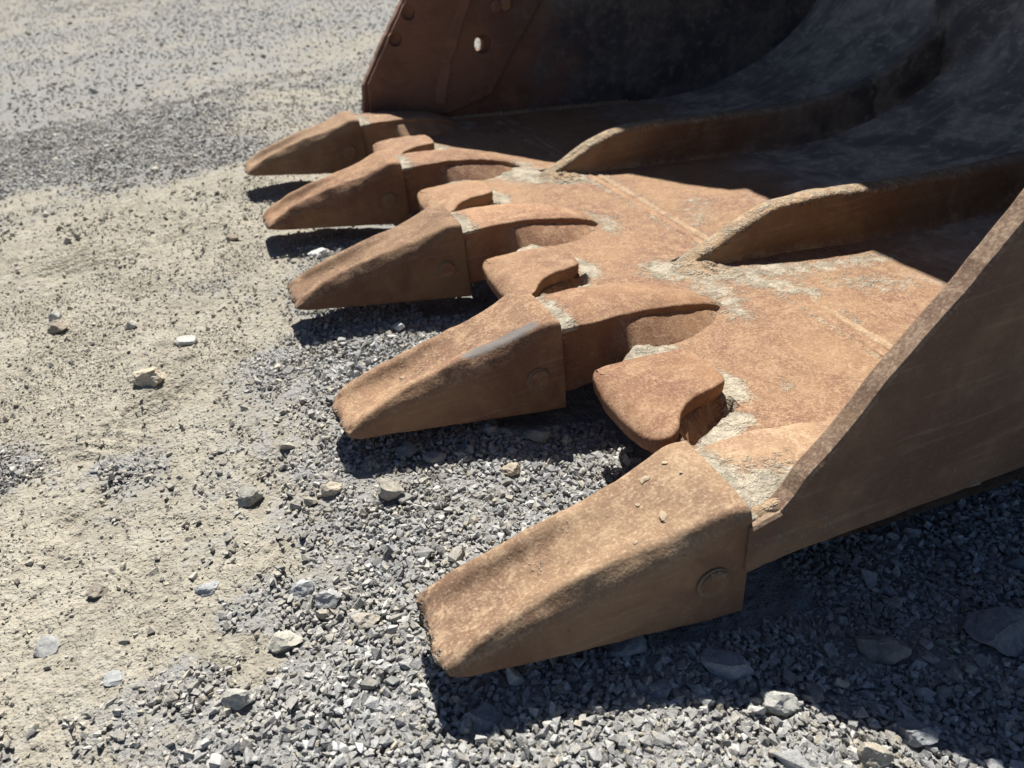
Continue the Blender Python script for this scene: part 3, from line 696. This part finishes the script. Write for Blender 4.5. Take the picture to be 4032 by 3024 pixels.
STONES = [  # x, y, width, flatness, colour a, colour b, label, seed
 (-.276, -.073, .054, .50, (.42, .36, .27), (.56, .50, .39), "large pale tan flat stone lying alone on dusty dirt", 3),
 (-.151, -.464, .032, .75, (.26, .26, .23), (.40, .39, .34), "pointed grey stone casting a sharp shadow on dirt left of second tooth", 5),
 (.019, -.537, .037, .72, (.28, .26, .22), (.42, .39, .33), "craggy grey lump between the shadows of the two nearest teeth", 8),
 (-.113, -.652, .030, .50, (.31, .325, .335), (.43, .44, .445), "bluish white stone, left one of a touching pair", 11),
 (-.090, -.682, .031, .58, (.32, .33, .335), (.44, .445, .44), "bluish white stone, right one of a touching pair", 12),
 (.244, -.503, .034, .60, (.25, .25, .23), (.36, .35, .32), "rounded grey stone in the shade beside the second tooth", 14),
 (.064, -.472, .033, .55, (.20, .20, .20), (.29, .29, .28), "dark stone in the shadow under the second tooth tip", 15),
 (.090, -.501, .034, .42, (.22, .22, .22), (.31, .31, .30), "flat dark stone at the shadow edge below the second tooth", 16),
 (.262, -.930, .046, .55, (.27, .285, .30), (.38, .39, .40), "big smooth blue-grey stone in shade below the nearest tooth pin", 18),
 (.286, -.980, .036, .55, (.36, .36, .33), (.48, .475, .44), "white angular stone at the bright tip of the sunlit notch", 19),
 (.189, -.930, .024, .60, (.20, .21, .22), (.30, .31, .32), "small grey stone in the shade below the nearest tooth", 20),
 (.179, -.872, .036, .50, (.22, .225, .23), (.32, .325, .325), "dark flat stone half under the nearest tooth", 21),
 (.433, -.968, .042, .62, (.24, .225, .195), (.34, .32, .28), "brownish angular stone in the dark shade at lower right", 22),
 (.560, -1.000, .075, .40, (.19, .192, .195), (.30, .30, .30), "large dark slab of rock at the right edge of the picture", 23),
 (.330, -1.058, .030, .85, (.34, .31, .25), (.50, .46, .38), "upright tan stone straddling the sun and shade edge", 24),
 (.080, .315, .048, .45, (.58, .57, .54), (.75, .74, .70), "bright white flat stone beside the middle tooth", 25),
 (-.095, .508, .030, .70, (.26, .21, .16), (.36, .30, .23), "brown stone on the dirt left of the fourth tooth", 26),
 (-.455, .296, .026, .75, (.45, .44, .41), (.62, .60, .56), "small whitish stone near the left edge of the dirt", 27),
 (-.443, .236, .034, .50, (.30, .25, .20), (.40, .34, .27), "brown elongated stone just below a whitish stone at left", 28),
 (-.310, .162, .024, .70, (.42, .40, .36), (.56, .54, .49), "small pale rounded stone above the large tan stone", 29),
 (-.216, .054, .038, .45, (.42, .41, .38), (.56, .55, .51), "pale domed stone half buried right of the large tan stone", 30),
 (-.317, -.685, .024, .35, (.26, .275, .28), (.38, .39, .39), "grey round stone sunk flush in the dusty dirt at lower left", 31),
 (-.336, -.545, .026, .45, (.20, .18, .15), (.34, .30, .25), "dark elongated stone lying alone on smooth dirt at left", 32),
 (-.214, -.602, .026, .42, (.27, .29, .30), (.42, .43, .43), "flat bluish stone on dirt above the lower gravel patch", 33),
 (-.145, -.718, .031, .62, (.34, .33, .29), (.48, .46, .40), "chunky pale stone at the left border of the gravel", 34),
 (-.058, -.729, .029, .55, (.38, .35, .29), (.52, .48, .40), "pale tan stone in gravel left of the nearest tooth tip", 35),
 (-.049, -.500, .028, .55, (.40, .35, .28), (.52, .46, .37), "buff stone in grit between the pointed stone and craggy lump", 36),
 (.180, -.564, .027, .60, (.42, .36, .27), (.54, .47, .36), "sunlit tan stone in gravel beyond the nearest tooth", 37),
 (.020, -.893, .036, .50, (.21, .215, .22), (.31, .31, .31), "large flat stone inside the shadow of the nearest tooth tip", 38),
 (-.195, -.770, .028, .65, (.33, .33, .30), (.47, .46, .42), "triangular pale stone at the bottom gravel edge", 39),
 (-.388, -.605, .028, .45, (.24, .245, .25), (.36, .36, .35), "grey stone by the left picture edge, just above the sunk round stone", 40),
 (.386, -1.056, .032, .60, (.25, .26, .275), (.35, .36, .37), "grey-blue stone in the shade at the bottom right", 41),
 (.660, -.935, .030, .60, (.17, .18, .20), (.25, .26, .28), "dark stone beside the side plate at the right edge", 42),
]
STA = np.array([(s_[0], s_[1], s_[2]) for s_ in STONES])
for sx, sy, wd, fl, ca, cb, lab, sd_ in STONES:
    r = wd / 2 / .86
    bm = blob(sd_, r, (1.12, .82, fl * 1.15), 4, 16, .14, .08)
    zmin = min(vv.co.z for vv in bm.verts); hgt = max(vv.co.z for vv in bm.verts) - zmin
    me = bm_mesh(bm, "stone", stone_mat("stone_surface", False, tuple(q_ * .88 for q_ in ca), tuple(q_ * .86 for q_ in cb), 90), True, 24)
    o = obj("stone", me); rr = random.Random(sd_)
    sunk = .50 if "sunk" in lab or "buried" in lab else .32
    o.location = (sx, sy, float(ground_h(np.array([sx]), np.array([sy]))[0]) - zmin - hgt * sunk)
    o.rotation_euler = (rr.uniform(-.12, .12), rr.uniform(-.12, .12), -.38 + rr.uniform(-.5, .5))
    o["label"] = lab; o["category"] = "stone"; o["group"] = "larger loose stones on the ground"

def hull_proto(seed, npts):
    """angular chip: hull of a skewed, jittered box with a few knocked-off corners"""
    rs = random.Random(seed); bm = bmesh.new(); sk = rs.uniform(-.45, .45); tp = rs.uniform(.35, 1.0)
    for sx_ in (-1, 1):
        for sy_ in (-1, 1):
            for sz_ in (-1, 1):
                if rs.random() < .18: continue
                q_ = tp if sx_ > 0 else 1.0
                bm.verts.new(Vector((sx_ * .78 + sk * sy_, sy_ * .72 * q_, sz_ * .70 * q_)) + Vector((rs.uniform(-.2, .2), rs.uniform(-.2, .2), rs.uniform(-.2, .2))))
    for _ in range(max(4, npts - 6)):
        n = Vector((rs.gauss(0, 1), rs.gauss(0, 1), rs.gauss(0, 1))).normalized(); bm.verts.new(n * rs.uniform(.88, 1.08))
    r = bmesh.ops.convex_hull(bm, input=bm.verts); bmesh.ops.delete(bm, geom=[g for g in set(r["geom_interior"]) | set(r["geom_unused"]) if isinstance(g, bmesh.types.BMVert)], context='VERTS')
    bmesh.ops.triangulate(bm, faces=bm.faces); bmesh.ops.recalc_face_normals(bm, faces=bm.faces); bm.verts.index_update()
    v = np.array([tuple(q_.co) for q_ in bm.verts]); f = np.array([[q_.index for q_ in fc.verts] for fc in bm.faces]); bm.free()
    return v, f
def chip_proto(seed):
    rs = random.Random(seed); v = np.array([(1, 0, 0), (-1, 0, 0), (0, 1, 0), (0, -1, 0), (0, 0, 1), (0, 0, -1)], float)
    v += np.array([[rs.uniform(-.32, .32) for _ in range(3)] for _ in range(6)])
    return v, np.array([(0, 2, 4), (2, 1, 4), (1, 3, 4), (3, 0, 4), (2, 0, 5), (1, 2, 5), (3, 1, 5), (0, 3, 5)])
def scatter(name, x, y, z, size, col, protos, mat, flat=(.62, .85), tilt=.45):
    """thousands of small chips as one mesh"""
    n = len(x); which = rng.integers(0, len(protos), n); VV, FF, CC = [], [], []; base = 0
    for k, (pv, pf) in enumerate(protos):
        m = np.where(which == k)[0]
        if not len(m): continue
        a = rng.uniform(0, 2 * math.pi, len(m)); tx = rng.normal(0, tilt, len(m)); ty = rng.normal(0, tilt, len(m)); own = rng.uniform(0, 2 * math.pi, len(m))
        sy_ = rng.uniform(flat[1] - .2, flat[1], len(m)); sz_ = rng.uniform(flat[0] - .17, flat[0] + .13, len(m))
        co, si = np.cos(own), np.sin(own)
        p = np.stack([pv[None, :, 0] * co[:, None] - pv[None, :, 1] * si[:, None], (pv[None, :, 0] * si[:, None] + pv[None, :, 1] * co[:, None]) * sy_[:, None], np.broadcast_to(pv[None, :, 2], (len(m), len(pv))) * sz_[:, None]], -1)
        cx, sx_ = np.cos(tx)[:, None], np.sin(tx)[:, None]; p = np.stack([p[..., 0], p[..., 1] * cx - p[..., 2] * sx_, p[..., 1] * sx_ + p[..., 2] * cx], -1)
        cy, sy2 = np.cos(ty)[:, None], np.sin(ty)[:, None]; p = np.stack([p[..., 0] * cy + p[..., 2] * sy2, p[..., 1], -p[..., 0] * sy2 + p[..., 2] * cy], -1)
        cz, sz2 = np.cos(a)[:, None], np.sin(a)[:, None]; p = np.stack([p[..., 0] * cz - p[..., 1] * sz2, p[..., 0] * sz2 + p[..., 1] * cz, p[..., 2]], -1)
        p = p * size[m][:, None, None] + np.stack([x[m], y[m], z[m]], -1)[:, None, :]
        VV.append(p.reshape(-1, 3)); FF.append((pf[None] + (np.arange(len(m)) * len(pv))[:, None, None] + base).reshape(-1, 3)); base += len(m) * len(pv)
        CC.append(np.repeat(col[m], len(pv), axis=0))
    me = mesh_np(name, np.concatenate(VV), np.concatenate(FF), mat, smooth=False); cattr(me, "col", np.concatenate(CC))
    return obj(name, me)
PRO = [hull_proto(500 + k, 9 + k % 3) for k in range(40)]
CRU = [chip_proto(700 + k) for k in range(20)]

def jitter_grid(x0, x1, y0, y1, cell):
    a, b = np.meshgrid(np.arange(x0, x1, cell), np.arange(y0, y1, cell)); a = a.ravel(); b = b.ravel()
    return a + rng.uniform(-.6, .6, len(a)) * cell, b + rng.uniform(-.6, .6, len(b)) * cell
def in_view(x, y, pad=.25):
    Mi = np.array(cam.matrix_world.inverted()); P = np.stack([x, y, np.zeros(len(x)), np.ones(len(x))], 0); p = Mi @ P
    d = -p[2]; u = p[0] / d / .6654; v = p[1] / d / .499
    return (d > .1) & (np.abs(u) < 1 + pad * 2) & (np.abs(v) < 1 + pad * 2)
# near gravel: three overlapping layers
XS, YS, SS, LIFT = [], [], [], []
for cell, s0, s1, thr, lift in ((.0067, .0029, .0046, .0, .25), (.0074, .0027, .0050, .10, .8), (.0200, .0046, .0070, .05, .6), (.075, .0075, .0105, .0, .55)):
    x, y = jitter_grid(-.95, 1.1, -1.25, .55, cell)
    x2, y2 = jitter_grid(-1.5, .75, .55, 2.2, cell * 1.75); x3, y3 = jitter_grid(-4.5, 1.8, 2.2, 9.0, cell * 5.6)
    x = np.concatenate([x, x2, x3]); y = np.concatenate([y, y2, y3]); far = (y > .55) * 1.0 + (y > 2.2) * 3.5
    k = in_view(x, y) & stone_xy_ok(x, y); x, y, far = x[k], y[k], far[k]
    g = gravel_field(x, y); k = rng.uniform(0, 1, len(x)) < sstep(.22 + thr, .80 + thr * .5, g) * .97 + np.where(far > 0, .012, .03)
    x, y, far, g = x[k], y[k], far[k], g[k]
    sz = rng.uniform(s0, s1, len(x)) * np.exp(rng.normal(0, .20, len(x))) * (1 + .15 * far) * (.72 + .28 * g)
    XS.append(x); YS.append(y); SS.append(sz); LIFT.append(sz * lift * (.3 + .7 * g))
x = np.concatenate(XS); y = np.concatenate(YS); sz = np.concatenate(SS); lift = np.concatenate(LIFT)
# no gravel inside the larger stones
d2 = np.full(len(x), 9.)
for qx, qy, qw in STA: d2 = np.minimum(d2, np.hypot(x - qx, y - qy) / (qw * .44))
k = d2 > 1; x, y, sz, lift = x[k], y[k], sz[k], lift[k]
g = gravel_field(x, y)
n = len(x); tone = np.exp(rng.normal(0, .24, n))
ft = 1 + .22 * sstep(1.2, 3.0, y); grey = np.stack([.288 * tone * ft, .294 * tone * ft, .298 * tone * ft], 1)
tan = np.stack([.345 * tone ** .5, .32 * tone ** .5, .265 * tone ** .5], 1)
kind = rng.uniform(0, 1, n)
tf = np.where(kind < .07, .95, np.where(kind < .25, .45, .10)) + .75 * (1 - g) + .12 * vnoise(x, y, .06, 88)
tf = np.clip(tf, 0, 1)[:, None]; col = np.clip(grey * (1 - tf) + tan * tf, .05, .60)
pale = (rng.uniform(0, 1, n) < .035)[:, None]; col = np.where(pale, np.array((.42, .415, .395)), col)
z = ground_h(x, y, fine=False) * np.clip(3 / np.maximum(np.hypot(x + .07, y + 1.3), 3), .3, 1) + lift
gv = scatter("gravel", x, y, z, sz, col, PRO, M_GRAVEL); gv["kind"] = "stuff"
gv["label"] = "crushed blue-grey gravel spread over the ground under and around the teeth"; gv["category"] = "gravel"
print("gravel", n, len(gv.data.polygons))
# crumbs of dry dirt and grit
x, y = jitter_grid(-.95, 1.1, -1.25, .45, .0046); x2, y2 = jitter_grid(-1.6, .8, .45, 2.6, .0088)
x3, y3 = jitter_grid(-5.0, 1.8, 2.6, 10.5, .028)
far = np.concatenate([np.zeros(len(x)), np.ones(len(x2)), np.full(len(x3), 2.4)]); x = np.concatenate([x, x2, x3]); y = np.concatenate([y, y2, y3])
k = in_view(x, y) & stone_xy_ok(x, y); x, y, far = x[k], y[k], far[k]
g = gravel_field(x, y); patch = sstep(-.35, .45, vnoise(x, y, .09, 71) + .5 * vnoise(x, y, .03, 72))
k = rng.uniform(0, 1, len(x)) < (.26 + .58 * patch) * (1 - .55 * g) * (.35 + .65 * sstep(-.25, .25, vnoise(x, y, .22, 73) + .4 * vnoise(x, y, .07, 74))) * (1 - .75 * np.sqrt(track_mask(x, y))); x, y, far, g = x[k], y[k], far[k], g[k]
n = len(x); sz = .0011 + .0022 * rng.uniform(0, 1, n) ** 3 + (rng.uniform(0, 1, n) < .035) * rng.uniform(.001, .004, n); sz *= 1 + far * .75
tone = np.exp(rng.normal(0, .20, n))[:, None]; tf = np.clip(rng.uniform(0, 1, n) * .6 + g * .5, 0, 1)[:, None]
col = np.clip((np.array((.380, .352, .286)) * (1 - tf) + np.array((.34, .33, .30)) * tf) * tone, .06, .6)
cr = scatter("dirt_crumbs", x, y, ground_h(x, y) * np.clip(3 / np.maximum(np.hypot(x + .07, y + 1.3), 3), .3, 1) + sz * .3, sz, col, CRU, M_CRUMB, flat=(.75, .95), tilt=.8); cr["kind"] = "stuff"
cr["label"] = "fine tan crumbs of dry dirt and grit on the ground"; cr["category"] = "dirt"
print("crumbs", n, len(cr.data.polygons))
